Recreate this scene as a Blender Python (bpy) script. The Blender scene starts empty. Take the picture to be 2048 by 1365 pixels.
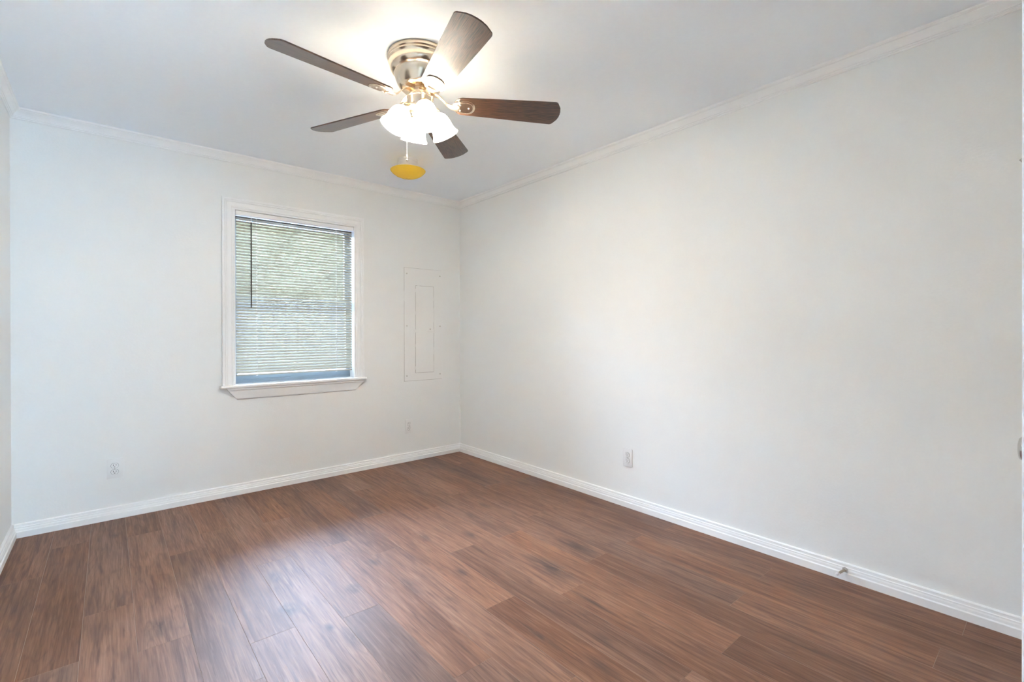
import bpy, bmesh, math, random
from mathutils import Vector, Matrix

PI = math.pi
S = bpy.context.scene
C = S.collection
random.seed(7)

# ---------------------------------------------------------------- camera
CAM_H = 1.1577
YAW, PIT, ROL = 0.70596, -0.0024, -0.001966
FPX = 947.06
fw = Vector((math.sin(YAW)*math.cos(PIT), math.cos(YAW)*math.cos(PIT), math.sin(PIT)))
rt = Vector((math.cos(YAW), -math.sin(YAW), 0))
up = rt.cross(fw)
r2 = rt*math.cos(ROL) + up*math.sin(ROL)
u2 = up*math.cos(ROL) - rt*math.sin(ROL)
cd = bpy.data.cameras.new('camera')
cam = bpy.data.objects.new('camera', cd); C.objects.link(cam)
M = Matrix.Identity(4)
for i in range(3):
    M[i][0] = r2[i]; M[i][1] = u2[i]; M[i][2] = -fw[i]
M[0][3], M[1][3], M[2][3] = 0, 0, CAM_H
cam.matrix_world = M
cd.sensor_width = 36; cd.lens = 36*FPX/2048
cd.shift_y = -13.5/2048
cd.clip_start = 0.01
S.camera = cam

# ---------------------------------------------------------------- world, light, exposure
vs = S.view_settings
S.display_settings.display_device = 'sRGB'
vs.view_transform = 'Standard'; vs.look = 'None'; vs.gamma = 1.0; vs.use_curve_mapping = False
vs.exposure = 0.45
S.cycles.max_bounces = 14; S.cycles.diffuse_bounces = 9; S.cycles.glossy_bounces = 5
S.cycles.transparent_max_bounces = 24; S.cycles.transmission_bounces = 8
S.cycles.sample_clamp_indirect = 100.0
S.cycles.caustics_reflective = False; S.cycles.caustics_refractive = False

SKY = 90.0            # overcast daylight outside the window
LAMP_W = 16.5         # each fan bulb
HALL_W = 88.0       # added cool fill light behind the camera, no window built there
w = bpy.data.worlds.new('sky'); S.world = w; w.use_nodes = True
nt = w.node_tree
bg = nt.nodes['Background']
tc = nt.nodes.new('ShaderNodeTexCoord'); sp = nt.nodes.new('ShaderNodeSeparateXYZ')
rmp = nt.nodes.new('ShaderNodeValToRGB')
nt.links.new(tc.outputs['Generated'], sp.inputs[0]); nt.links.new(sp.outputs['Z'], rmp.inputs[0])
rmp.color_ramp.elements[0].color = (0.72, 0.82, 1.0, 1); rmp.color_ramp.elements[1].color = (0.42, 0.60, 1.0, 1)
nt.links.new(rmp.outputs[0], bg.inputs[0]); bg.inputs[1].default_value = SKY

def area(name, loc, rot, sx, sy, power, col, portal=False):
    l = bpy.data.lights.new(name, 'AREA'); l.shape = 'RECTANGLE'; l.size = sx; l.size_y = sy
    l.energy = power; l.color = col
    if portal: l.cycles.is_portal = True
    o = bpy.data.objects.new(name, l); C.objects.link(o); o.location = loc; o.rotation_euler = rot
    return o

# ---------------------------------------------------------------- room numbers
XL, XR, YB, YF, ZC = -0.4206, 2.6325, 3.8768, 0.012, 2.44
TW = 0.115                                   # partition thickness
WX0, WX1, WZ0, WZ1 = 0.694, 1.565, 0.79, 2.047    # window opening
DX0, DX1, DZ = 1.70, 2.46, 2.03              # closed door in the front wall
EX0, EX1 = -0.20, 0.599                      # doorway the photographer stands in
HALL = -1.30

area('window_daylight', ((WX0+WX1)/2, YB+0.30, (WZ0+WZ1)/2), (-PI/2, 0, 0), 1.0, 1.4, 1, (1, 1, 1), True)
area('hall_cool_fill', (0.68, HALL+.03, .80), (PI/2, 0, PI), 0.42, 1.4, HALL_W, (0.44, 0.69, 1.0))  # unseen fill light, added to cool the left of the back wall

# ---------------------------------------------------------------- material helpers
def mat(name):
    m = bpy.data.materials.new(name); m.use_nodes = True
    return m, m.node_tree, m.node_tree.nodes['Principled BSDF']
def N(nt, t, **kw):
    n = nt.nodes.new(t)
    for k, v in kw.items(): setattr(n, k, v)
    return n
def L(nt, a, b): nt.links.new(a, b)
def math_node(nt, op, a, b=None, c=None):
    n = N(nt, 'ShaderNodeMath', operation=op)
    for i, v in enumerate((a, b, c)):
        if v is None: continue
        if isinstance(v, (int, float)): n.inputs[i].default_value = v
        else: L(nt, v, n.inputs[i])
    return n.outputs[0]
def mix_col(nt, fac, a, b, blend='MIX'):
    n = N(nt, 'ShaderNodeMix', data_type='RGBA', blend_type=blend)
    for s, v in ((n.inputs[0], fac), (n.inputs[6], a), (n.inputs[7], b)):
        if isinstance(v, (int, float)): s.default_value = v
        elif isinstance(v, tuple): s.default_value = v if len(v) == 4 else v+(1,)
        else: L(nt, v, s)
    return n.outputs[2]
def paint(name, col, rough=0.55, bump=0.0, scale=120, spec=0.4):
    m, nt, b = mat(name)
    tc = N(nt, 'ShaderNodeTexCoord'); nz = N(nt, 'ShaderNodeTexNoise'); nz.inputs['Scale'].default_value = scale
    nz.inputs['Detail'].default_value = 4
    L(nt, tc.outputs['Object'], nz.inputs['Vector'])
    c2 = tuple(x*0.965 for x in col)
    L(nt, mix_col(nt, nz.outputs[0], c2, col), b.inputs['Base Color'])
    b.inputs['Roughness'].default_value = rough; b.inputs['Specular IOR Level'].default_value = spec
    if bump:
        bp = N(nt, 'ShaderNodeBump'); bp.inputs['Strength'].default_value = bump; bp.inputs['Distance'].default_value = 0.002
        L(nt, nz.outputs[0], bp.inputs['Height']); L(nt, bp.outputs[0], b.inputs['Normal'])
    return m
def metal(name, col, rough=0.25):
    m, nt, b = mat(name)
    tc = N(nt, 'ShaderNodeTexCoord'); nz = N(nt, 'ShaderNodeTexNoise'); nz.inputs['Scale'].default_value = 90
    L(nt, tc.outputs['Object'], nz.inputs['Vector'])
    r = math_node(nt, 'MULTIPLY_ADD', nz.outputs[0], 0.1, rough-0.05)
    L(nt, r, b.inputs['Roughness'])
    b.inputs['Base Color'].default_value = col+(1,); b.inputs['Metallic'].default_value = 1.0
    return m

M_WALL = paint('wall_paint', (0.82, 0.82, 0.80), 0.6, 0.25, 95)
M_CEIL = paint('ceiling_paint', (0.90, 0.94, 0.975), 0.8, 0.12, 60)  # blue in this base colour stands in for cool daylight on the ceiling
M_TRIM = paint('trim_paint', (0.86, 0.86, 0.85), 0.38, 0.0, 20)
M_PLATE = paint('outlet_plastic', (0.80, 0.79, 0.77), 0.3, 0.0, 40)
M_SLOT = paint('slot_dark', (0.02, 0.02, 0.02), 0.6)
M_NICKEL = metal('brushed_nickel', (0.84, 0.70, 0.54), 0.22)
M_KNOB = metal('satin_nickel', (0.62, 0.60, 0.57), 0.22)
M_BRONZE = metal('aged_metal', (0.42, 0.36, 0.28), 0.35)
M_VINYL = paint('window_frame_paint', (0.30, 0.36, 0.42), 0.5)
M_WAND = paint('smoked_wand', (0.05, 0.04, 0.035), 0.25)
M_RUBBER = paint('white_rubber', (0.75, 0.74, 0.74), 0.6)
M_SCREW = metal('screw_steel', (0.55, 0.52, 0.48), 0.4)

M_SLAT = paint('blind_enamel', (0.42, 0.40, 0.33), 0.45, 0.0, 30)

def m_glass():
    m, nt, b = mat('window_glass')
    t = N(nt, 'ShaderNodeBsdfTransparent'); t.inputs[0].default_value = (0.93, 0.96, 0.95, 1)
    g = N(nt, 'ShaderNodeBsdfGlossy'); g.inputs['Roughness'].default_value = 0.02
    f = N(nt, 'ShaderNodeFresnel'); f.inputs[0].default_value = 1.45
    mx = N(nt, 'ShaderNodeMixShader'); L(nt, f.outputs[0], mx.inputs[0])
    L(nt, t.outputs[0], mx.inputs[1]); L(nt, g.outputs[0], mx.inputs[2])
    L(nt, mx.outputs[0], nt.nodes['Material Output'].inputs[0])
    return m
M_GLASS = m_glass()

def m_shade():
    m, nt, b = mat('lit_frosted_glass')
    tr = N(nt, 'ShaderNodeBsdfTranslucent'); tr.inputs[0].default_value = (0.95, 0.92, 0.86, 1)
    tp = N(nt, 'ShaderNodeBsdfTransparent'); tp.inputs[0].default_value = (1, 0.96, 0.9, 1)
    m1 = N(nt, 'ShaderNodeMixShader'); m1.inputs[0].default_value = 0.10
    L(nt, tr.outputs[0], m1.inputs[1]); L(nt, tp.outputs[0], m1.inputs[2])
    df = N(nt, 'ShaderNodeBsdfDiffuse'); df.inputs[0].default_value = (0.93, 0.91, 0.87, 1)
    m2 = N(nt, 'ShaderNodeMixShader'); m2.inputs[0].default_value = 0.35
    L(nt, m1.outputs[0], m2.inputs[1]); L(nt, df.outputs[0], m2.inputs[2]); m1 = m2
    em = N(nt, 'ShaderNodeEmission'); em.inputs[0].default_value = (1.0, 0.965, 0.90, 1); em.inputs[1].default_value = 1.4
    ad = N(nt, 'ShaderNodeAddShader'); L(nt, m1.outputs[0], ad.inputs[0]); L(nt, em.outputs[0], ad.inputs[1])
    L(nt, ad.outputs[0], nt.nodes['Material Output'].inputs[0])
    return m
M_SHADE = m_shade()
def m_emit(name, col, st):
    m, nt, b = mat(name)
    b.inputs['Emission Color'].default_value = col+(1,); b.inputs['Emission Strength'].default_value = st
    return m
M_BULB = m_emit('lit_bulb', (1.0, 0.93, 0.82), 12)

def m_yellow():
    m, nt, b = mat('yellow_glass')
    b.inputs['Base Color'].default_value = (1.0, 0.74, 0.09, 1); b.inputs['Roughness'].default_value = 0.10
    b.inputs['Subsurface Weight'].default_value = 0.0
    tr = N(nt, 'ShaderNodeBsdfTranslucent'); tr.inputs[0].default_value = (1.0, 0.80, 0.12, 1)
    mx = N(nt, 'ShaderNodeMixShader'); mx.inputs[0].default_value = 0.45
    L(nt, b.outputs[0], mx.inputs[1]); L(nt, tr.outputs[0], mx.inputs[2])
    L(nt, mx.outputs[0], nt.nodes['Material Output'].inputs[0])
    return m
M_YELLOW = m_yellow()

def m_blade():
    m, nt, b = mat('dark_walnut_blade')
    tc = N(nt, 'ShaderNodeTexCoord'); mp = N(nt, 'ShaderNodeMapping'); mp.inputs['Scale'].default_value = (6, 130, 30)
    L(nt, tc.outputs['Object'], mp.inputs[0])
    nz = N(nt, 'ShaderNodeTexNoise'); nz.inputs['Scale'].default_value = 3.0; nz.inputs['Detail'].default_value = 6
    L(nt, mp.outputs[0], nz.inputs['Vector'])
    cr = N(nt, 'ShaderNodeValToRGB'); L(nt, nz.outputs[0], cr.inputs[0])
    cr.color_ramp.elements[0].position = 0.35; cr.color_ramp.elements[0].color = (0.018, 0.008, 0.004, 1)
    cr.color_ramp.elements[1].position = 0.68; cr.color_ramp.elements[1].color = (0.12, 0.050, 0.024, 1)
    L(nt, cr.outputs[0], b.inputs['Base Color'])
    b.inputs['Roughness'].default_value = 0.38; b.inputs['Specular IOR Level'].default_value = 0.6
    b.inputs['Coat Weight'].default_value = 0.7; b.inputs['Coat Roughness'].default_value = 0.22
    bp = N(nt, 'ShaderNodeBump'); bp.inputs['Strength'].default_value = 0.5; bp.inputs['Distance'].default_value = 0.001
    L(nt, nz.outputs[0], bp.inputs['Height']); L(nt, bp.outputs[0], b.inputs['Normal'])
    return m
M_BLADE = m_blade()

# dark knots and smudges of the laminate print: x, y, half width, half length, strength
KNOTS = [(1.93, 1.72, .055, .16, .75), (1.66, 1.66, .06, .17, .85), (1.92, 2.55, .03, .10, .5), (0.60, 2.45, .035, .07, .6),
         (0.57, 2.12, .045, .06, .85), (0.66, 1.88, .018, .04, .8), (0.70, 1.76, .03, .09, .6), (0.84, 2.10, .035, .05, .75),
         (1.02, 2.28, .03, .06, .55), (1.05, 1.95, .03, .10, .5), (1.13, 1.72, .025, .05, .6), (1.30, 1.90, .03, .08, .55),
         (1.36, 2.38, .035, .09, .55), (1.58, 2.22, .03, .08, .6), (1.25, 1.30, .018, .10, .7), (1.58, 1.32, .015, .14, .7),
         (0.15, 2.32, .05, .09, .6), (0.22, 2.75, .03, .08, .4), (1.75, 2.45, .03, .07, .5), (1.30, 1.05, .03, .09, .5),
         (2.20, 1.15, .02, .18, .55), (1.95, 0.62, .02, .16, .5), (0.03, 3.55, .02, .05, .5), (1.42, 1.13, .03, .08, .5)]
def m_floor():
    m, nt, b = mat('wood_laminate')
    tc = N(nt, 'ShaderNodeTexCoord'); at = N(nt, 'ShaderNodeAttribute', attribute_name='plank')
    sx = N(nt, 'ShaderNodeSeparateColor'); L(nt, at.outputs['Color'], sx.inputs[0])
    off = N(nt, 'ShaderNodeVectorMath', operation='SCALE'); off.inputs[3].default_value = 37.0
    L(nt, at.outputs['Color'], off.inputs[0])
    def coords(scale):
        mp = N(nt, 'ShaderNodeMapping'); mp.inputs['Scale'].default_value = scale
        L(nt, tc.outputs['Object'], mp.inputs[0])
        ad = N(nt, 'ShaderNodeVectorMath', operation='ADD'); L(nt, mp.outputs[0], ad.inputs[0]); L(nt, off.outputs[0], ad.inputs[1])
        return ad.outputs[0]
    def noise(scale, sc=1.0, det=5, dist=0.0):
        n = N(nt, 'ShaderNodeTexNoise'); n.inputs['Scale'].default_value = sc; n.inputs['Detail'].default_value = det
        n.inputs['Distortion'].default_value = dist; L(nt, coords(scale), n.inputs['Vector']); return n.outputs[0]
    def ramp(v, a, bb):
        n = N(nt, 'ShaderNodeMapRange'); n.inputs[1].default_value = a; n.inputs[2].default_value = bb; L(nt, v, n.inputs[0]); return n.outputs[0]
    broad = noise((7, 1.1, 1), 1.0, 4, 0.6)
    streak = noise((42, 1.9, 1), 1.0, 8, 0.9)
    fleck = noise((120, 5.5, 1), 1.0, 5, 0.4)
    fine = noise((260, 9, 1), 1.0, 4)
    ctr = noise((5.5, .55, 1), 1.0, 3, 0.25)
    rings = math_node(nt, 'PINGPONG', math_node(nt, 'MULTIPLY', ctr, 16.0), .5)
    c = mix_col(nt, ramp(broad, .3, .7), (0.150, 0.072, 0.043), (0.245, 0.128, 0.080))
    c = mix_col(nt, math_node(nt, 'MULTIPLY', ramp(streak, .53, .68), .62), c, (0.085, 0.040, 0.027))
    c = mix_col(nt, math_node(nt, 'MULTIPLY', ramp(streak, .46, .28), .38), c, (0.350, 0.205, 0.145))
    c = mix_col(nt, math_node(nt, 'MULTIPLY', ramp(rings, .34, .48), .34), c, (0.095, 0.046, 0.032))
    c = mix_col(nt, math_node(nt, 'MULTIPLY', ramp(fine, .35, .7), .46), c, (0.095, 0.048, 0.034))
    c = mix_col(nt, math_node(nt, 'MULTIPLY', ramp(fleck, .56, .70), .55), c, (0.060, 0.028, 0.019))
    c = mix_col(nt, math_node(nt, 'MULTIPLY', ramp(fleck, .44, .32), .30), c, (0.330, 0.195, 0.135))
    # each plank a little lighter or darker, redder or greyer
    hsv = N(nt, 'ShaderNodeHueSaturation'); L(nt, c, hsv.inputs['Color'])
    L(nt, math_node(nt, 'MULTIPLY_ADD', sx.outputs[0], .34, .90), hsv.inputs['Value'])
    L(nt, math_node(nt, 'MULTIPLY_ADD', sx.outputs[1], .22, .93), hsv.inputs['Saturation'])
    c = hsv.outputs[0]
    # knots
    kd = noise((28, 9, 1), 1.0, 4, 0.5)
    tot = None
    for (kx, ky, hw, hl, st) in KNOTS:
        mp = N(nt, 'ShaderNodeMapping', vector_type='POINT'); mp.inputs['Scale'].default_value = (1/hw, 1/hl, 0)
        mp.inputs['Location'].default_value = (-kx/hw, -ky/hl, 0)
        L(nt, tc.outputs['Object'], mp.inputs[0])
        ln = N(nt, 'ShaderNodeVectorMath', operation='LENGTH'); L(nt, mp.outputs[0], ln.inputs[0])
        v = N(nt, 'ShaderNodeMapRange'); v.inputs[1].default_value = 1.15; v.inputs[2].default_value = 0.1; v.inputs[4].default_value = st
        L(nt, ln.outputs['Value'], v.inputs[0])
        tot = v.outputs[0] if tot is None else math_node(nt, 'MAXIMUM', tot, v.outputs[0])
    k = math_node(nt, 'MULTIPLY', tot, ramp(kd, .30, .50))
    c = mix_col(nt, k, c, (0.030, 0.023, 0.022))
    L(nt, c, b.inputs['Base Color'])
    L(nt, math_node(nt, 'MULTIPLY_ADD', fine, .14, .46), b.inputs['Roughness'])
    b.inputs['Specular IOR Level'].default_value = 0.36
    bp = N(nt, 'ShaderNodeBump'); bp.inputs['Strength'].default_value = 0.25; bp.inputs['Distance'].default_value = 0.0006
    L(nt, fine, bp.inputs['Height']); L(nt, bp.outputs[0], b.inputs['Normal'])
    return m
M_FLOOR = m_floor()
M_GROOVE = paint('plank_edge', (0.30, 0.205, 0.155), 0.5)

# ---------------------------------------------------------------- mesh helpers
def obj(name, bm, m, parent=None, smooth=False, autosmooth=None):
    bmesh.ops.recalc_face_normals(bm, faces=bm.faces)
    me = bpy.data.meshes.new(name); bm.to_mesh(me); bm.free()
    ms = m if isinstance(m, (list, tuple)) else [m]
    for x in ms: me.materials.append(x)
    o = bpy.data.objects.new(name, me); C.objects.link(o)
    if parent is not None: o.parent = parent
    if smooth or autosmooth:
        for p in me.polygons: p.use_smooth = True
        if autosmooth:
            me.set_sharp_from_angle(angle=math.radians(autosmooth))
    return o
def box(bm, x0, x1, y0, y1, z0, z1, bev=0.0, seg=2, mi=0):
    vs = [bm.verts.new((x, y, z)) for z in (z0, z1) for y in (y0, y1) for x in (x0, x1)]
    fs = [bm.faces.new([vs[i] for i in f]) for f in ((0,2,3,1),(4,5,7,6),(0,1,5,4),(2,6,7,3),(0,4,6,2),(1,3,7,5))]
    for f in fs: f.material_index = mi
    if bev:
        es = list({e for f in fs for e in f.edges})
        bmesh.ops.bevel(bm, geom=es, offset=bev, segments=seg, affect='EDGES', profile=0.5)
def lathe(bm, prof, seg=48, mtx=None, cap0=False, cap1=False):
    """prof: list of (radius, z); revolved about local z"""
    mtx = mtx or Matrix.Identity(4)
    rings = []
    for r, z in prof:
        if r < 1e-6: rings.append([bm.verts.new(mtx @ Vector((0, 0, z)))])
        else: rings.append([bm.verts.new(mtx @ Vector((r*math.cos(2*PI*i/seg), r*math.sin(2*PI*i/seg), z))) for i in range(seg)])
    for a, b in zip(rings, rings[1:]):
        for i in range(seg):
            j = (i+1) % seg
            if len(a) == 1 and len(b) == 1: continue
            if len(a) == 1: bm.faces.new((a[0], b[i], b[j]))
            elif len(b) == 1: bm.faces.new((a[i], b[0], a[j]))
            else: bm.faces.new((a[i], b[i], b[j], a[j]))
    if cap0 and len(rings[0]) > 1: bm.faces.new(rings[0])
    if cap1 and len(rings[-1]) > 1: bm.faces.new(rings[-1])
def tube(bm, pts, r, seg=10, caps=True):
    pts = [Vector(p) for p in pts]; rr = r if isinstance(r, (list, tuple)) else [r]*len(pts)
    prev = None; t0 = (pts[1]-pts[0]).normalized()
    n = t0.orthogonal().normalized()
    for i, p in enumerate(pts):
        t = ((pts[min(i+1, len(pts)-1)]-pts[max(i-1, 0)])).normalized()
        n = (n - t*n.dot(t)).normalized(); b = t.cross(n)
        ring = [bm.verts.new(p+(n*math.cos(2*PI*k/seg)+b*math.sin(2*PI*k/seg))*rr[i]) for k in range(seg)]
        if prev:
            for k in range(seg): bm.faces.new((prev[k], prev[(k+1) % seg], ring[(k+1) % seg], ring[k]))
        elif caps: bm.faces.new(ring)
        prev = ring
    if caps: bm.faces.new(prev)
def prism(bm, outline, z0, z1, mtx=None, bev=0.0, seg=2):
    mtx = mtx or Matrix.Identity(4)
    a = [bm.verts.new(mtx @ Vector((x, y, z0))) for x, y in outline]; b = [bm.verts.new(mtx @ Vector((x, y, z1))) for x, y in outline]
    n = len(a); f0 = bm.faces.new(a[::-1]); f1 = bm.faces.new(b)
    for i in range(n): bm.faces.new((a[i], a[(i+1) % n], b[(i+1) % n], b[i]))
    if bev: bmesh.ops.bevel(bm, geom=list(f0.edges)+list(f1.edges), offset=bev, segments=seg, affect='EDGES', profile=0.5)
def sweep(bm, prof, path, close_ends=True):
    """prof (d, z): d = distance from the wall into the room; path = list of functions d -> (x, y): mitred"""
    rows = [[bm.verts.new((*f(d), z)) for d, z in prof] for f in path]
    n = len(prof)
    for a, b in zip(rows, rows[1:]):
        for i in range(n-1): bm.faces.new((a[i], a[i+1], b[i+1], b[i]))
        bm.faces.new((a[n-1], a[0], b[0], b[n-1]))
    if close_ends: bm.faces.new(rows[0]); bm.faces.new(rows[-1])
def thing(name, label, cat, loc=(0, 0, 0), rotz=0, group=None):
    o = bpy.data.objects.new(name, None); C.objects.link(o); o.empty_display_size = 0.05
    o.location = loc; o.rotation_euler = (0, 0, rotz); o['label'] = label; o['category'] = cat
    if group: o['group'] = group
    return o
def struct(name, bm, m, parent=None, **kw):
    o = obj(name, bm, m, parent, **kw)
    if parent is None: o['kind'] = 'structure'
    return o
def dup(root, loc, rotz, label):
    r = root.copy(); C.objects.link(r); r.location = loc; r.rotation_euler = (0, 0, rotz); r['label'] = label
    for ch in list(root.children):
        c = ch.copy(); C.objects.link(c); c.parent = r
        for g in list(ch.children):
            d = g.copy(); C.objects.link(d); d.parent = c
    return r
def rounded(x0, x1, y0, y1, r, n=5):
    pts = []
    for cx, cy, a in ((x1-r, y1-r, 0), (x0+r, y1-r, PI/2), (x0+r, y0+r, PI), (x1-r, y0+r, 1.5*PI)):
        for i in range(n+1):
            t = a+PI/2*i/n; pts.append((cx+r*math.cos(t), cy+r*math.sin(t)))
    return pts

# ---------------------------------------------------------------- floor
PW, PL, POFF = 0.16, 1.275, 0.398
ROW = {0: 1.976, 1: 2.62, 2: 1.907, 3: 2.607, 4: 2.35, 5: 2.855, 6: 2.108, 7: 1.453, 8: .8085, 9: 1.573, 10: 2.203, 11: 1.576, 12: .94, 13: .26,
       -1: 1.755, -2: 2.19, -3: 2.606, -4: 2.615-.35, -5: 1.9, -6: 2.4}
def tone(k, i):
    rnd = random.Random(k*131+i*17+3); return [rnd.random(), rnd.random(), rnd.random()]
fixed_tone = {(2, -1): (.05, .2, .3), (6, -1): (.10, .6, .1), (8, -1): (.02, .8, .7), (9, -1): (.08, .7, .5), (12, -1): (.15, .7, .2), (12, 0): (.25, .5, .4),
              (5, -2): (.45, 1.0, .6), (5, -1): (.85, .8, .9), (10, -1): (.12, .3, .8), (10, 0): (.55, .4, .15), (7, 0): (.75, .5, .35), (8, 0): (.95, .8, .25), (3, -1): (.55, .9, .55),
              (3, -2): (.12, .5, .65), (11, -1): (.6, .8, .05), (13, -1): (.3, .6, .9), (13, 0): (.45, .6, .4), (7, -1): (.5, .8, .75), (4, 0): (.5, .7, .15), (1, -1): (.8, .1, .45), (1, 0): (.6, .3, .8),
              (2, 0): (.75, .3, .6), (0, -1): (.95, .2, .2), (0, 0): (.5, .4, .9), (6, 0): (.8, .6, .5), (9, 0): (.5, .4, .3), (12, 1): (.4, .3, .6), (11, 0): (.4, .4, .95),
              (-1, 0): (.3, .1, .5), (-1, -1): (.5, .5, .1), (-2, 0): (.7, .2, .3), (-2, -1): (.55, .3, .6), (-3, 0): (.35, .2, .9), (-3, -1): (.6, .3, .4)}
bm = bmesh.new(); lay = bm.loops.layers.float_color.new('plank')
GX0, GX1, GY0, GY1 = XL-.02, XR+.02, HALL, YB+.02
for k in range(-8, 16):
    x0, x1 = max(POFF+k*PW, GX0), min(POFF+(k+1)*PW, GX1)
    if x1-x0 < .003: continue
    base = ROW.get(k, (k*.77) % PL)
    i0 = math.floor((GY0-base)/PL)
    for i in range(i0, i0+8):
        y0, y1 = max(base+i*PL, GY0), min(base+(i+1)*PL, GY1)
        if y1-y0 < .003: continue
        g, dz = .0007, .0010
        o4 = [(x0, y0), (x1, y0), (x1, y1), (x0, y1)]; i4 = [(x0+g, y0+g), (x1-g, y0+g), (x1-g, y1-g), (x0+g, y1-g)]
        ov = [bm.verts.new((x, y, -dz)) for x, y in o4]; iv = [bm.verts.new((x, y, 0)) for x, y in i4]
        fs = [bm.faces.new(iv)]
        for q in range(4):
            f = bm.faces.new((ov[q], ov[(q+1) % 4], iv[(q+1) % 4], iv[q])); f.material_index = 1; fs.append(f)
        tcol = fixed_tone.get((k, i)) or tone(k, i)
        for f in fs:
            for lp in f.loops: lp[lay] = (*tcol, 1)
vs8 = [bm.verts.new(p) for p in ((GX0, GY0, -.03), (GX1, GY0, -.03), (GX1, GY1, -.03), (GX0, GY1, -.03))]
bm.faces.new(vs8).material_index = 1
me = bpy.data.meshes.new('floor'); bm.to_mesh(me); bm.free()
me.materials.append(M_FLOOR); me.materials.append(M_GROOVE)
fl = bpy.data.objects.new('floor', me); C.objects.link(fl); fl['kind'] = 'structure'

# ---------------------------------------------------------------- shell
bm = bmesh.new(); box(bm, XL-.15, XR+.15, HALL-.1, YB+.15, ZC, ZC+.1); struct('ceiling', bm, M_CEIL)
bm = bmesh.new(); box(bm, XL-TW, XL, HALL, YB, -.03, ZC); struct('wall_left', bm, M_WALL)
bm = bmesh.new(); box(bm, XR, XR+TW, HALL, YB, -.03, ZC); struct('wall_right', bm, M_WALL)
EW = 0.15
bm = bmesh.new()
box(bm, XL-TW, WX0-.012, YB, YB+EW, -.03, ZC); box(bm, WX1+.012, XR+TW, YB, YB+EW, -.03, ZC)
box(bm, WX0-.012, WX1+.012, YB, YB+EW, -.03, WZ0-.02); box(bm, WX0-.012, WX1+.012, YB, YB+EW, WZ1+.012, ZC)
struct('wall_back', bm, M_WALL)
bm = bmesh.new()
j = .018
for a, b2 in ((XL, EX0-j), (EX1+j, DX0-j), (DX1+j, XR)): box(bm, a, b2, YF-TW, YF, 0, ZC)
for a, b2 in ((EX0-j, EX1+j), (DX0-j, DX1+j)): box(bm, a, b2, YF-TW, YF, DZ+j, ZC)
struct('wall_front', bm, M_WALL)
bm = bmesh.new(); box(bm, XL, XR, HALL-.1, HALL, -.03, ZC); struct('wall_hall', bm, M_WALL)

# baseboards and crown, mitred in the corners
BASE = [(0, 0), (.022, 0), (.022, .033), (.0195, .0355), (.017, .037), (.0165, .047), (.0135, .0535), (.0150, .0545), (.0150, .058), (.0105, .0605), (.0095, .068), (.0120, .0695), (.0115, .0735), (.006, .077), (0, .077)]
CROWN = [(0, ZC-.060), (.006, ZC-.060), (.0075, ZC-.0575), (.0075, ZC-.053), (.0105, ZC-.0525), (.0125, ZC-.050), (.0125, ZC-.0455), (.016, ZC-.045), (.0175, ZC-.040), (.024, ZC-.029), (.0335, ZC-.0165), (.0335, ZC-.0135), (.037, ZC-.0125), (.0415, ZC-.0075), (.0425, ZC-.001), (.0425, ZC), (0, ZC)]
def run(prof, name, path, sm=None):
    bm = bmesh.new(); sweep(bm, prof, path); struct(name, bm, M_TRIM)
run(BASE, 'baseboard_left', [lambda d: (XL+d, YF+d), lambda d: (XL+d, YB-d)])
run(BASE, 'baseboard_back', [lambda d: (XL+d, YB-d), lambda d: (XR-d, YB-d)])
run(BASE, 'baseboard_right', [lambda d: (XR-d, YB-d), lambda d: (XR-d, YF+d)])
run(BASE, 'baseboard_front', [lambda d: (EX1+.07, YF+d), lambda d: (DX0-.07, YF+d)])
run(CROWN, 'trim_1', [lambda d: (XL+d, YF+d), lambda d: (XL+d, YB-d)])
run(CROWN, 'trim_2', [lambda d: (XL+d, YB-d), lambda d: (XR-d, YB-d)])
run(CROWN, 'trim_3', [lambda d: (XR-d, YB-d), lambda d: (XR-d, YF+d)])
run(CROWN, 'trim_4', [lambda d: (XR-d, YF+d), lambda d: (XL+d, YF+d)])

# doorway the camera stands in (jamb and thin casing) -> trim_5
def doorway(bm, x0, x1, proj):
    for a, b2 in ((x0-j, x0), (x1, x1+j)): box(bm, a, b2, YF-TW, YF, 0, DZ)
    box(bm, x0-j, x1+j, YF-TW, YF, DZ, DZ+j)
    c = .06
    for a, b2 in ((x0-.006-c, x0-.006), (x1+.006, x1+.006+c)): box(bm, a, b2, YF, YF+proj, 0, DZ+.006, .003)
    box(bm, x0-.006-c, x1+.006+c, YF, YF+proj, DZ+.006, DZ+.006+c, .003)
bm = bmesh.new(); doorway(bm, EX0, EX1, .0138); struct('trim_5', bm, M_TRIM)
# closed door in the front wall
dr = bpy.data.objects.new('door_1', None); C.objects.link(dr); dr['kind'] = 'structure'; dr.location = (DX1, YF, 0)
def dl(bm): bmesh.ops.translate(bm, verts=bm.verts, vec=(-DX1, -YF, 0)); return bm
bm = bmesh.new(); doorway(bm, DX0, DX1, .0138); obj('door_frame', dl(bm), M_TRIM, dr)
bm = bmesh.new(); box(bm, DX0+.003, DX1-.003, YF-.036, YF-.001, .010, DZ-.003, .002)
for z0, z1 in ((.16, .86), (1.02, 1.90)):
    for x0, x1 in ((DX0+.11, DX0+.34), (DX0+.42, DX0+.65)):
        box(bm, x0, x1, YF-.004, YF+.003, z0, z1, .004)
obj('door_slab', dl(bm), M_TRIM, dr)
bm = bmesh.new()
mk = Matrix.Translation((DX0+.068, YF, .861)) @ Matrix.Rotation(-PI/2, 4, 'X')
lathe(bm, [(0.032, 0), (.032, .006), (.014, .010), (.013, .028), (.022, .033), (.0315, .042), (.0340, .052), (.0325, .061), (.025, .068), (.011, .0705), (0, .0710)], 40, mk, cap0=True)
obj('door_knob', dl(bm), M_KNOB, dr, smooth=True)
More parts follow.
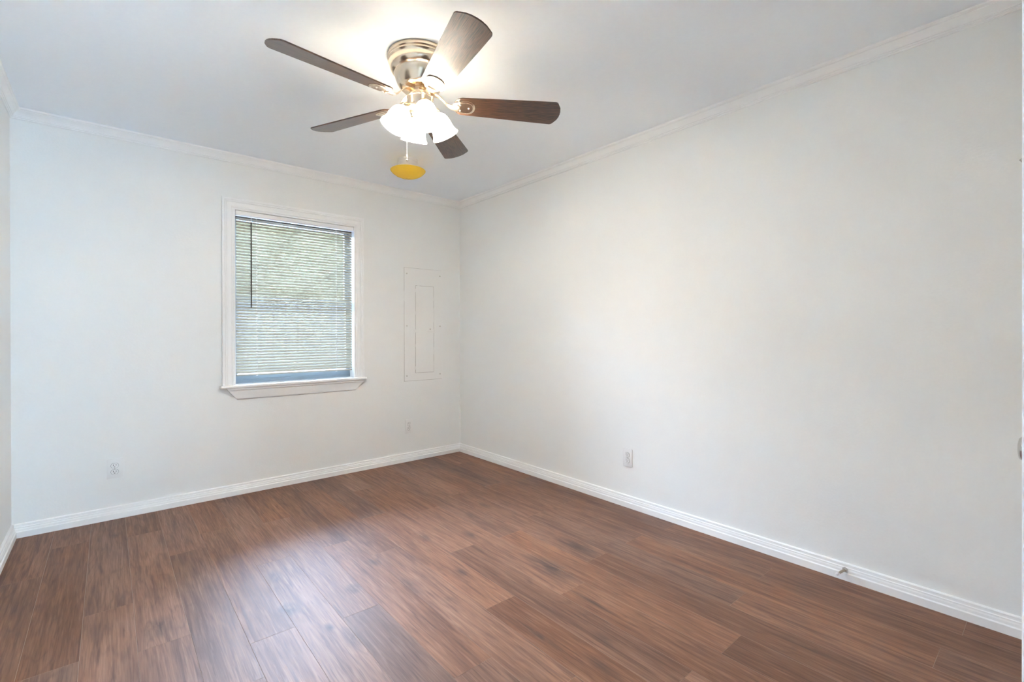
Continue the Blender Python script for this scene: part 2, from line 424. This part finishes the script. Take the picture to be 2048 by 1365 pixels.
bm = bmesh.new()
hx, hz = DX0+.25, 1.630
tube(bm, [(hx, YF, hz+.01), (hx, YF+.03, hz-.012), (hx, YF+.052, hz-.010), (hx, YF+.066, hz+.006), (hx, YF+.069, hz+.014)], [.006, .005, .005, .006, .008], 12)
lathe(bm, [(.016, 0), (.016, .003), (.006, .006)], 20, Matrix.Translation((hx, YF, hz+.005)) @ Matrix.Rotation(-PI/2, 4, 'X'), cap0=True, cap1=True)
obj('coat_hook', dl(bm), M_KNOB, dr, smooth=True)
for z in (.25, 1.05, 1.80):
    bm = bmesh.new(); lathe(bm, [(.006, -.045), (.006, .045)], 12, Matrix.Translation((DX1+.002, YF+.006, z)), True, True)
    obj('hinge', dl(bm), M_KNOB, dr, autosmooth=40)

# ---------------------------------------------------------------- window
wn = bpy.data.objects.new('window_1', None); C.objects.link(wn); wn['kind'] = 'structure'; wn.location = ((WX0+WX1)/2, YB, WZ0)
def wl(bm): bmesh.ops.translate(bm, verts=bm.verts, vec=(-(WX0+WX1)/2, -YB, -WZ0)); return bm
# casing: moulded profile swept up, over and down, mitred; (u = distance out from the opening, p = projection)
CW = .083
CAS = [(0, 0), (0, .010), (.003, .012), (.010, .012), (.012, .010), (.016, .0135), (.022, .014), (.024, .0115), (.030, .0115), (.048, .0135), (.052, .0125), (.056, .017), (.062, .018), (.064, .0155), (.068, .019), (.076, .0205), (CW, .019), (CW, 0)]
bm = bmesh.new()
rows = []
for cx, cz, sx, sz in ((WX0, WZ0, -1, 0), (WX0, WZ1, -1, 1), (WX1, WZ1, 1, 1), (WX1, WZ0, 1, 0)):
    rows.append([bm.verts.new((cx+sx*u, YB-p, cz+sz*u)) for u, p in CAS])
for a, b2 in zip(rows, rows[1:]):
    for i in range(len(CAS)-1): bm.faces.new((a[i], a[i+1], b2[i+1], b2[i]))
bm.faces.new(rows[0]); bm.faces.new(rows[-1])
obj('window_casing', wl(bm), M_TRIM, wn)
bm = bmesh.new(); box(bm, .595, 1.658, YB-.052, YB, WZ0-.020, WZ0, .006, 3); box(bm, WX0, WX1, YB-.01, YB+.085, WZ0-.020, WZ0)
obj('window_stool', wl(bm), M_TRIM, wn)
# apron: sloping moulding whose ends taper back to the wall
bm = bmesh.new()
AP = [(WZ0-.020, .040, 0.0), (WZ0-.034, .037, .010), (WZ0-.040, .032, .014), (WZ0-.042, .030, .017), (WZ0-.100, .014, .066), (WZ0-.106, .008, .071), (WZ0-.108, 0, .072)]
xa, xb = .632, 1.645
ra = [bm.verts.new((xa+k*1.0, YB-d, z)) for z, d, k in AP]; rb = [bm.verts.new((xb-k*1.0, YB-d, z)) for z, d, k in AP]
wa = [bm.verts.new((xa+k*1.0, YB, z)) for z, d, k in AP[:-1]]+[ra[-1]]; wb = [bm.verts.new((xb-k*1.0, YB, z)) for z, d, k in AP[:-1]]+[rb[-1]]
for i in range(len(AP)-1):
    bm.faces.new((ra[i], ra[i+1], rb[i+1], rb[i]))
    for r_, w_ in ((ra, wa), (rb, wb)):
        bm.faces.new([v for v in dict.fromkeys((r_[i], r_[i+1], w_[i+1], w_[i]))])
bm.faces.new((ra[0], rb[0], wb[0], wa[0]))
obj('window_apron', wl(bm), M_TRIM, wn)
bm = bmesh.new()
yj = YB+EW
box(bm, WX0-.012, WX0, YB, yj, WZ0-.02, WZ1); box(bm, WX1, WX1+.012, YB, yj, WZ0-.02, WZ1); box(bm, WX0-.012, WX1+.012, YB, yj, WZ1, WZ1+.012)
obj('window_jamb', wl(bm), M_TRIM, wn)
ZM = 1.425
def ring(bm, x0, x1, z0, z1, y0, y1, t, tb=None):
    tb = tb or t
    box(bm, x0, x0+t, y0, y1, z0, z1); box(bm, x1-t, x1, y0, y1, z0, z1)
    box(bm, x0+t, x1-t, y0, y1, z0, z0+tb); box(bm, x0+t, x1-t, y0, y1, z1-t, z1)
bm = bmesh.new(); ring(bm, WX0, WX1, WZ0, WZ1, YB+.085, yj, .010, .028); obj('window_frame', wl(bm), M_VINYL, wn)
bm = bmesh.new(); box(bm, WX0+.001, WX1-.001, YB+.045, YB+.080, WZ1-.046, WZ1-.001); obj('head_shade_strip', wl(bm), paint('painted_head_shade', (0.10, 0.072, 0.05), 0.6), wn)  # dark brown strip added as painted shade in the gap below the headrail
for nm, z0, z1, y0 in (('upper_sash', ZM-.022, WZ1-.022, YB+.122), ('lower_sash', WZ0+.028, ZM+.022, YB+.094)):
    bm = bmesh.new(); ring(bm, WX0+.010, WX1-.010, z0, z1, y0, y0+.026, .020, .042 if nm[0] == 'l' else .030)
    sh = obj(nm, wl(bm), M_VINYL, wn)
    bm = bmesh.new(); box(bm, WX0+.029, WX1-.029, y0+.011, y0+.015, z0+.029, z1-.019); obj('pane', wl(bm), M_GLASS, sh)

# ---------------------------------------------------------------- blind
BX0, BX1, BY = .702, 1.551, YB+.014
bl = thing('window_blind', 'white mini blind with tilted slats and dark wand inside the window frame', 'blind', ((BX0+BX1)/2, BY, WZ1-.002))
def bl_(bm): bmesh.ops.translate(bm, verts=bm.verts, vec=(-(BX0+BX1)/2, -BY, -WZ1+.002)); return bm
bm = bmesh.new(); box(bm, BX0-.005, BX1+.010, BY-.024, BY+.016, WZ1-.036, WZ1-.003, .003); obj('headrail', bl_(bm), M_TRIM, bl)
SP, SW, TILT = .0214, .025, math.radians(-49)
ZTOP, ZBOT = WZ1-.056, .868
ns = int((ZTOP-ZBOT)/SP)
bm = bmesh.new()
for i in range(ns+1):
    zc = ZTOP-i*SP
    prev = None
    for q in range(5):
        t = -1+q*.5; cy = t*SW/2; cz = .0022*(1-t*t)
        y = BY+cy*math.cos(TILT)+cz*math.sin(TILT); z = zc-cy*math.sin(TILT)+cz*math.cos(TILT)
        a = [bm.verts.new((BX0, y, z)), bm.verts.new((BX1, y, z))]
        if prev: bm.faces.new((prev[0], prev[1], a[1], a[0]))
        prev = a
sl = obj('slats', bl_(bm), M_SLAT, bl, smooth=True)
ZR = ZTOP-(ns+1)*SP
bm = bmesh.new(); box(bm, BX0, BX1, BY-.012, BY+.012, ZR-.006, ZR+.005, .003); obj('bottom_rail', bl_(bm), M_SLAT, bl)
for x in (.836, 1.422):
    bm = bmesh.new()
    for yy in (BY-.0135, BY+.0135): tube(bm, [(x, yy, WZ1-.036), (x, yy, ZR)], .0008, 6)
    for i in range(ns+1):
        zc = ZTOP-i*SP; tube(bm, [(x, BY-.0135, zc-.0130), (x, BY+.0135, zc+.0120)], .0007, 5)
    box(bm, x-.006, x+.006, BY-.008, BY+.008, ZR-.010, ZR-.005)
    obj('ladder_cord', bl_(bm), M_RUBBER, bl)
bm = bmesh.new(); wx, wy = .795, BY-.030
tube(bm, [(wx, wy, 1.968), (wx, wy, 1.345)], .0042, 6); obj('tilt_wand', bl_(bm), M_WAND, bl)
bm = bmesh.new(); tube(bm, [(wx, BY-.018, WZ1-.030), (wx, wy-.002, WZ1-.036), (wx, wy, WZ1-.048), (wx, wy, 1.966)], .0015, 6); obj('wand_hook', bl_(bm), M_RUBBER, bl)

# ---------------------------------------------------------------- outside
def matte(name, a, b2, sc):
    m, nt, b = mat(name)
    tc = N(nt, 'ShaderNodeTexCoord'); nz = N(nt, 'ShaderNodeTexNoise'); nz.inputs['Scale'].default_value = sc; nz.inputs['Detail'].default_value = 5
    L(nt, tc.outputs['Object'], nz.inputs['Vector']); r = N(nt, 'ShaderNodeMapRange'); r.inputs[1].default_value = .35; r.inputs[2].default_value = .65
    L(nt, nz.outputs[0], r.inputs[0]); L(nt, mix_col(nt, r.outputs[0], a, b2), b.inputs['Base Color'])
    b.inputs['Roughness'].default_value = 1.0; b.inputs['Specular IOR Level'].default_value = 0.0
    return m
bm = bmesh.new(); box(bm, -20, 24, YB+EW, 40, -.5, -.35); struct('ground', bm, matte('pale_concrete', (0.60, 0.62, 0.64), (0.66, 0.68, 0.70), 3))
bm = bmesh.new(); box(bm, -6, 14, 9.0, 9.05, -.35, 1.70)
for i in range(101): box(bm, -6+i*.2, -5.82+i*.2, 8.98, 9.0, -.35, 1.72)
struct('fence', bm, matte('dark_fence', (0.016, 0.017, 0.018), (0.018, 0.019, 0.020), 1.5))
bm = bmesh.new(); bmesh.ops.create_grid(bm, x_segments=160, y_segments=40, size=0.5)
hr = random.Random(5)
for v in bm.verts:
    x, zz = v.co.x*40+4, v.co.y*7.2+2.9
    v.co = Vector((x, 20+.5*math.sin(x*1.1+zz)+.35*math.sin(x*2.9-zz*1.7)+hr.uniform(-.25, .25)+.04*(zz-2.9)**2, zz))
struct('hedge', bm, matte('hedge_leaves', (0.016, 0.016, 0.009), (0.024, 0.023, 0.014), .5), smooth=True)

# ---------------------------------------------------------------- ceiling fan
FX, FY = 1.108, 1.955
fan = thing('ceiling_fan', 'five-bladed flush-mount ceiling fan in brushed nickel with four lit bell shades', 'ceiling fan', (FX, FY, ZC))
z = lambda zz: zz-ZC
bm = bmesh.new()
lathe(bm, [(.112, z(2.44)), (.1455, z(2.44)), (.1475, z(2.437)), (.1475, z(2.424)), (.1435, z(2.420)), (.1455, z(2.417)), (.146, z(2.411)), (.142, z(2.407)), (.1385, z(2.402)), (.1385, z(2.396)),
           (.1395, z(2.391)), (.138, z(2.382)), (.133, z(2.372)), (.124, z(2.364)), (.1185, z(2.3615)), (.1165, z(2.360)), (.1165, z(2.3575)), (.1185, z(2.356)), (.117, z(2.349)),
           (.113, z(2.335)), (.106, z(2.318)), (.097, z(2.302)), (.090, z(2.293)), (.080, z(2.288)), (0, z(2.287))], 64, cap0=True)
obj('motor_housing', bm, M_NICKEL, fan, autosmooth=35)
bm = bmesh.new()
lathe(bm, [(0, z(2.288)), (.046, z(2.288)), (.050, z(2.285)), (.050, z(2.268)), (.047, z(2.264)), (.047, z(2.252)), (0, z(2.251))], 48)
obj('rotor_collar', bm, M_NICKEL, fan, autosmooth=35)
bm = bmesh.new()
lathe(bm, [(0, z(2.255)), (.059, z(2.255)), (.0625, z(2.252)), (.0625, z(2.247)), (.0605, z(2.245)), (.0605, z(2.206)), (.057, z(2.198)), (.046, z(2.190)), (.030, z(2.184)), (.021, z(2.176)), (.021, z(2.168)), (.014, z(2.162)), (.012, z(2.150)), (.006, z(2.144)), (0, z(2.143))], 48)
obj('switch_housing', bm, M_NICKEL, fan, autosmooth=35)

PITCH, ZBL = math.radians(14.5), 2.229
R0, R1 = .155, .672
def blade_outline():
    pts = []
    # inner end: rounded; outer end: shallow arc with rounded corners
    w0, w1 = .054, .0745
    for i in range(13):
        t = PI/2+PI*i/12
        pts.append((R0+.038+.038*math.cos(t), w0*math.sin(t)*(1.0)))
    def hw(x): return w0+(w1-w0)*min(1, (x-R0-.038)/(R1-.06-R0-.038))
    for x in (.30, .42, .54): pts.append((x, -hw(x)))
    cr = .018
    cx, cy = R1-.022-cr, -w1+cr
    for i in range(7):
        t = -PI/2+(PI/2-.16)*i/6; pts.append((cx+cr*math.cos(t), cy+cr*math.sin(t)))
    for yy in (-.04, -.02, 0, .02, .04): pts.append((R1-.003-.014*(yy/.06)**2, yy))
    for i in range(7):
        t = .16+(PI/2-.16)*i/6; pts.append((cx+cr*math.cos(t), -cy+cr*math.sin(t)))
    for x in (.54, .42, .30): pts.append((x, hw(x)))
    return pts
bm = bmesh.new(); prism(bm, blade_outline(), -.003, .003, bev=.0008, seg=1)
mtx = Matrix.Translation((0, 0, z(ZBL))) @ Matrix.Rotation(-PITCH, 4, 'X')
bmesh.ops.transform(bm, matrix=mtx, verts=bm.verts)
blade = obj('blade', bm, M_BLADE, fan)
# bracket: arm from the rotor that curves down to a tongue screwed under the blade
bm = bmesh.new()
path = [(.040, 0, z(2.274)), (.066, 0, z(2.274)), (.086, 0, z(2.268)), (.104, 0, z(2.252)), (.122, 0, z(2.232)), (.142, 0, z(2.222)), (.175, 0, z(2.220))]
wd = [.022, .020, .015, .013, .013, .016, .020]
prev = None
for (x, y, zz), h in zip(path, wd):
    k = max(0, min(1, (x-.10)/.06))*math.tan(PITCH)
    rg = [bm.verts.new((x, s*h, zz-s*h*k+dz)) for s, dz in ((-1, -.003), (-.6, -.0055), (.6, -.0055), (1, -.003), (1, .0015), (-1, .0015))]
    if prev:
        for q in range(6): bm.faces.new((prev[q], prev[(q+1) % 6], rg[(q+1) % 6], rg[q]))
    else: bm.faces.new(rg)
    prev = rg
bm.faces.new(prev)
tong = [(.150, -.018), (.165, -.030), (.195, -.040), (.222, -.042), (.240, -.036), (.252, -.020), (.256, 0), (.252, .020), (.240, .036), (.222, .042), (.195, .040), (.165, .030), (.150, .018)]
prism(bm, tong, -.0075, -.0031, mtx, bev=.0012, seg=2)
inner = [(.185+(x-.203)*.80+.018, y*.78) for x, y in tong]
prism(bm, inner, -.0088, -.0070, mtx, bev=.0008, seg=1)
br = obj('blade_bracket', bm, M_NICKEL, blade, autosmooth=30)
for sx_, sy_ in ((.185, -.018), (.185, .018), (.225, 0)):
    bm = bmesh.new()
    lathe(bm, [(.0050, -.0086), (.0048, -.0100), (.003, -.0108), (0, -.0110)], 14, mtx @ Matrix.Translation((sx_, sy_, 0)))
    obj('screw', bm, M_SCREW, blade, smooth=True)
PH = 3.2303
blade.rotation_euler = (0, 0, PH)
for k in range(1, 5):
    b2 = blade.copy(); C.objects.link(b2); b2.parent = fan; b2.rotation_euler = (0, 0, PH+k*2*PI/5)
    for ch in list(blade.children):
        c2 = ch.copy(); C.objects.link(c2); c2.parent = b2

# light kit: four arms, bell shades, bulbs
yawR = math.atan2(rt.y, rt.x)
def kit_mtx(az): return Matrix.Rotation(az, 4, 'Z')
TS = math.radians(27)
bm = bmesh.new()
tube(bm, [(.030, 0, z(2.205)), (.052, 0, z(2.212)), (.064, 0, z(2.210)), (.071, 0, z(2.200))], [.009, .009, .010, .012], 14)
# socket cup
nk = Matrix.Translation((.069, 0, z(2.202))) @ Matrix.Rotation(-TS, 4, 'Y') @ Matrix.Rotation(PI, 4, 'X')
lathe(bm, [(0, -.012), (.014, -.012), (.021, -.006), (.0245, .004), (.0245, .014), (.022, .016)], 24, nk)
arm = obj('lamp_arm', bm, M_NICKEL, fan, smooth=True)
bm = bmesh.new()
pr = [(.0225, .004), (.0230, .012), (.030, .019), (.039, .028), (.0455, .042), (.049, .058), (.0505, .074), (.0525, .090), (.0565, .103), (.0615, .113), (.0640, .117)]
pi = [(r-.003, zz) for r, zz in pr[::-1]]
lathe(bm, pr+[(.0640, .119), (.0615, .1195)]+pi[:-1], 40, nk)
shade = obj('lamp_shade', bm, M_SHADE, arm, smooth=True)
bm = bmesh.new()
lathe(bm, [(.010, .010), (.012, .024), (.020, .040), (.0255, .058), (.024, .074), (.015, .085), (0, .089)], 24, nk)
bulb = obj('bulb', bm, M_BULB, arm, smooth=True)
AZ0 = yawR+math.radians(25)
arms = []
for k in range(4):
    a2 = arm if k == 0 else arm.copy()
    if k:
        C.objects.link(a2); a2.parent = fan
        for ch in list(arm.children):
            c2 = ch.copy(); C.objects.link(c2); c2.parent = a2
    a2.rotation_euler = (0, 0, AZ0+k*PI/2)
    p = Matrix.Translation((FX, FY, ZC)) @ kit_mtx(AZ0+k*PI/2) @ nk @ Vector((0, 0, .095))
    l = bpy.data.lights.new('bulb_light', 'POINT'); l.energy = LAMP_W; l.color = (1.0, 0.945, 0.865); l.shadow_soft_size = .025
    lo = bpy.data.objects.new('bulb_light', l); C.objects.link(lo); lo.location = p
# pull chain on the left of the switch housing
ca = rt*-.062
bm = bmesh.new()
cx, cy = ca.x, ca.y
zt, zb = z(2.215), z(1.992)
nb = 60
for i in range(nb):
    zz = zt+(zb-zt)*i/(nb-1)
    bmesh.ops.create_icosphere(bm, subdivisions=1, radius=.0017, matrix=Matrix.Translation((cx, cy, zz)))
tube(bm, [(cx, cy, zt), (cx, cy, zb)], .0006, 5)
ch = obj('pull_chain', bm, M_NICKEL, fan, smooth=True)
bm = bmesh.new()
lathe(bm, [(0, zb), (.002, zb-.001), (.004, zb-.010), (.0052, zb-.018), (.0030, zb-.022), (.0050, zb-.026), (.0050, zb-.031), (0, zb-.033)], 16, Matrix.Translation((cx, cy, 0)))
obj('chain_fob', bm, M_BRONZE, ch, smooth=True)

# ---------------------------------------------------------------- yellow ceiling light
yl = thing('ceiling_light', 'small ceiling light with a shallow yellow dish shade and white base', 'ceiling light', (1.689, 3.161, ZC))
bm = bmesh.new()
lathe(bm, [(.058, 0), (.070, 0), (.0715, -.003), (.0715, -.022), (.0695, -.024), (.0695, -.028), (.071, -.030), (.071, -.046), (.068, -.049), (.068, -.074), (.060, -.080), (0, -.080)], 48, cap0=True)
obj('base', bm, M_PLATE, yl, autosmooth=35)
bm = bmesh.new()
lathe(bm, [(.0, -.0805), (.060, -.0805), (.100, -.079), (.124, -.0775), (.1275, -.080), (.1265, -.084), (.114, -.098), (.092, -.114), (.064, -.1265), (.034, -.1335), (.010, -.1350), (.006, -.1375), (0, -.138)], 56)
obj('dish_shade', bm, M_YELLOW, yl, autosmooth=50)

# ---------------------------------------------------------------- breaker panel
PX0, PX1, PZ0, PZ1 = 2.029, 2.424, .725, 1.752
M_PANEL = paint('panel_paint', (0.82, 0.815, 0.795), 0.45, 0.1, 60)
pn = thing('breaker_panel', 'flush electrical breaker panel painted white beside the window', 'breaker panel', ((PX0+PX1)/2, YB, PZ0))
def pl_(bm): bmesh.ops.translate(bm, verts=bm.verts, vec=(-(PX0+PX1)/2, -YB, -PZ0)); return bm
bm = bmesh.new(); box(bm, PX0, PX1, YB-.0035, YB, PZ0, PZ1, .0012)
for a in ((2.137, 2.1405, .790, 1.600), (2.3325, 2.336, .790, 1.600)): box(bm, a[0], a[1], YB-.0050, YB-.002, a[2], a[3])
box(bm, 2.137, 2.336, YB-.0050, YB-.002, .790, .7935); box(bm, 2.137, 2.336, YB-.0050, YB-.002, 1.5965, 1.600)
cv = obj('cover', pl_(bm), M_PANEL, pn)
M_SEAM = paint('cracked_paint_seam', (0.16, 0.115, 0.085), 0.8)
def seam(parent, x0, x1, z0, z1, t, yb, gaps):
    """hairline crack in the paint round a plate, broken where the paint bridges it"""
    bm = bmesh.new()
    def seg(a, b2, fixed, vert):
        n = 24
        for i in range(n):
            h = t*(.12 if i in gaps.get((fixed, vert), ()) else .5)
            u0, u1 = a+(b2-a)*i/n, a+(b2-a)*(i+1)/n+1e-4
            f = (x0, x1)[fixed] if vert else (z0, z1)[fixed]
            if vert: box(bm, f-h, f+h, yb-.0004, yb, u0, u1)
            else: box(bm, u0, u1, yb-.0004, yb, f-h, f+h)
    for fx in (0, 1): seg(z0, z1, fx, True); seg(x0, x1, fx, False)
    bmesh.ops.remove_doubles(bm, verts=bm.verts, dist=1e-5)
    obj('seam', pl_(bm), M_SEAM, parent)
seam(cv, PX0-.0006, PX1+.0006, PZ0-.0006, PZ1+.0006, .0016, YB, {(0, True): (17, 18), (1, True): (0, 1, 3, 4, 5, 8, 9, 10, 19, 21, 22, 23), (1, False): (11, 12, 18, 19, 20, 21, 22, 23)})

bm = bmesh.new(); box(bm, 2.1425, 2.3305, YB-.0058, YB-.0032, .7955, 1.5945, .001)
pd = obj('panel_door', pl_(bm), M_PANEL, pn)
bm = bmesh.new(); box(bm, 2.272, 2.330, YB-.0068, YB-.0056, 1.172, 1.212, .0006)
box(bm, 2.262, 2.329, YB-.0062, YB-.0057, 1.1695, 1.1708, mi=1)
nf = len(bm.faces)
lathe(bm, [(.007, 0), (.007, .002), (.004, .0035), (0, .0036)], 16, Matrix.Translation((2.293, YB-.0066, 1.196)) @ Matrix.Rotation(PI/2, 4, 'X'))
bm.faces.ensure_lookup_table()
for f in bm.faces[nf:]: f.material_index = 1
obj('latch', pl_(bm), [M_PANEL, M_SCREW], pd)
seam(pd, 2.1416, 2.3314, .7946, 1.5954, .0015, YB-.0050, {(1, True): (0, 1, 2, 5, 6, 11, 14, 15, 16, 17, 20), (0, True): (7, 16), (1, False): (2, 3, 4)})
for zz in (.84, 1.18, 1.55):
    bm = bmesh.new(); lathe(bm, [(.0028, -.014), (.0028, .014)], 10, Matrix.Translation((2.1405, YB-.0055, zz)), True, True)
    obj('hinge', pl_(bm), M_PANEL, pd, autosmooth=40)
for xx in (PX0+.025, PX1-.022):
    for zz in (.772, 1.225, 1.700):
        bm = bmesh.new(); lathe(bm, [(.0065, 0), (.0065, .0015), (.004, .003), (0, .0032)], 16, Matrix.Translation((xx, YB-.0033, zz)) @ Matrix.Rotation(PI/2, 4, 'X'))
        obj('screw', pl_(bm), M_SCREW, pn, smooth=True)

# ---------------------------------------------------------------- outlets (front faces -y locally)
def outlet(label):
    t = thing('wall_outlet', label, 'outlet', (0, 0, 0), 0, 'duplex wall outlets')
    R90 = Matrix.Rotation(PI/2, 4, 'X')
    bm = bmesh.new(); prism(bm, rounded(-.0365, .0365, -.060, .060, .004), 0, .0055, R90, bev=.002, seg=2); obj('cover_plate', bm, M_PLATE, t, autosmooth=40)
    for s in (1, -1):
        zc = s*.0195
        o = []
        for i in range(40):
            a = 2*PI*i/40; x, y = .0172*math.cos(a), .0172*math.sin(a)
            o.append((x, max(-.0142, min(.0142, y))+zc))
        bm = bmesh.new(); prism(bm, o, .0045, .0078, R90, bev=.0006, seg=1); rc = obj('receptacle', bm, M_PLATE, t)
        bm = bmesh.new()
        for x, h in ((-.0064, .0047), (.0064, .0038)): box(bm, x-.0011, x+.0011, -.0081, -.0070, zc+.0035-h, zc+.0035+h)
        g = [(.0026*math.cos(2*PI*i/16), max(-.0026, min(.0016, .0026*math.sin(2*PI*i/16)))+zc-.0075) for i in range(16)]
        prism(bm, g, .0070, .0081, R90)
        # shadow gap round the receptacle
        o2 = [(x*1.06, (y-zc)*1.07+zc) for x, y in o]; prism(bm, o2, .0040, .0057, R90)
        obj('slots', bm, M_SLOT, rc)
    bm = bmesh.new(); lathe(bm, [(.0033, 0), (.0030, .001), (0, .0013)], 14, Matrix.Translation((0, -.0054, 0)) @ R90); obj('screw', bm, M_SCREW, t)
    return t
o1 = outlet('white duplex outlet low on the window wall, left of the window near the room corner'); o1.location = (.028, YB, .313); o1.scale = (1.06, 1, 1)
dup(o1, (2.074, YB, .314), 0, 'white duplex outlet directly below the breaker panel').scale = (1, 1, 1.05)
dup(o1, (XR, 1.901, .327), -PI/2, 'white duplex outlet alone on the long blank right wall').scale = (1, 1, 1)

# ---------------------------------------------------------------- door stop
ds = thing('door_stop', 'small metal door stop with white tip on the right wall baseboard', 'door stop', (XR-.0155, .674, .0485))
RX = Matrix.Rotation(math.radians(-8), 4, 'Z') @ Matrix.Rotation(-PI/2, 4, 'Y')
bm = bmesh.new(); lathe(bm, [(.0105, -.003), (.0115, .002), (.0095, .006), (.0070, .009)], 24, RX, True, True); obj('flange', bm, M_KNOB, ds, autosmooth=40)
bm = bmesh.new(); lathe(bm, [(.0060, .006), (.0058, .030), (.0048, .063), (.0044, .066)], 16, RX, True, True); obj('rod', bm, M_BRONZE, ds, autosmooth=50)
bm = bmesh.new(); lathe(bm, [(.0040, .064), (.0062, .065), (.0072, .071), (.0065, .077), (.004, .080), (0, .081)], 20, RX, True); obj('tip', bm, M_RUBBER, ds, smooth=True)
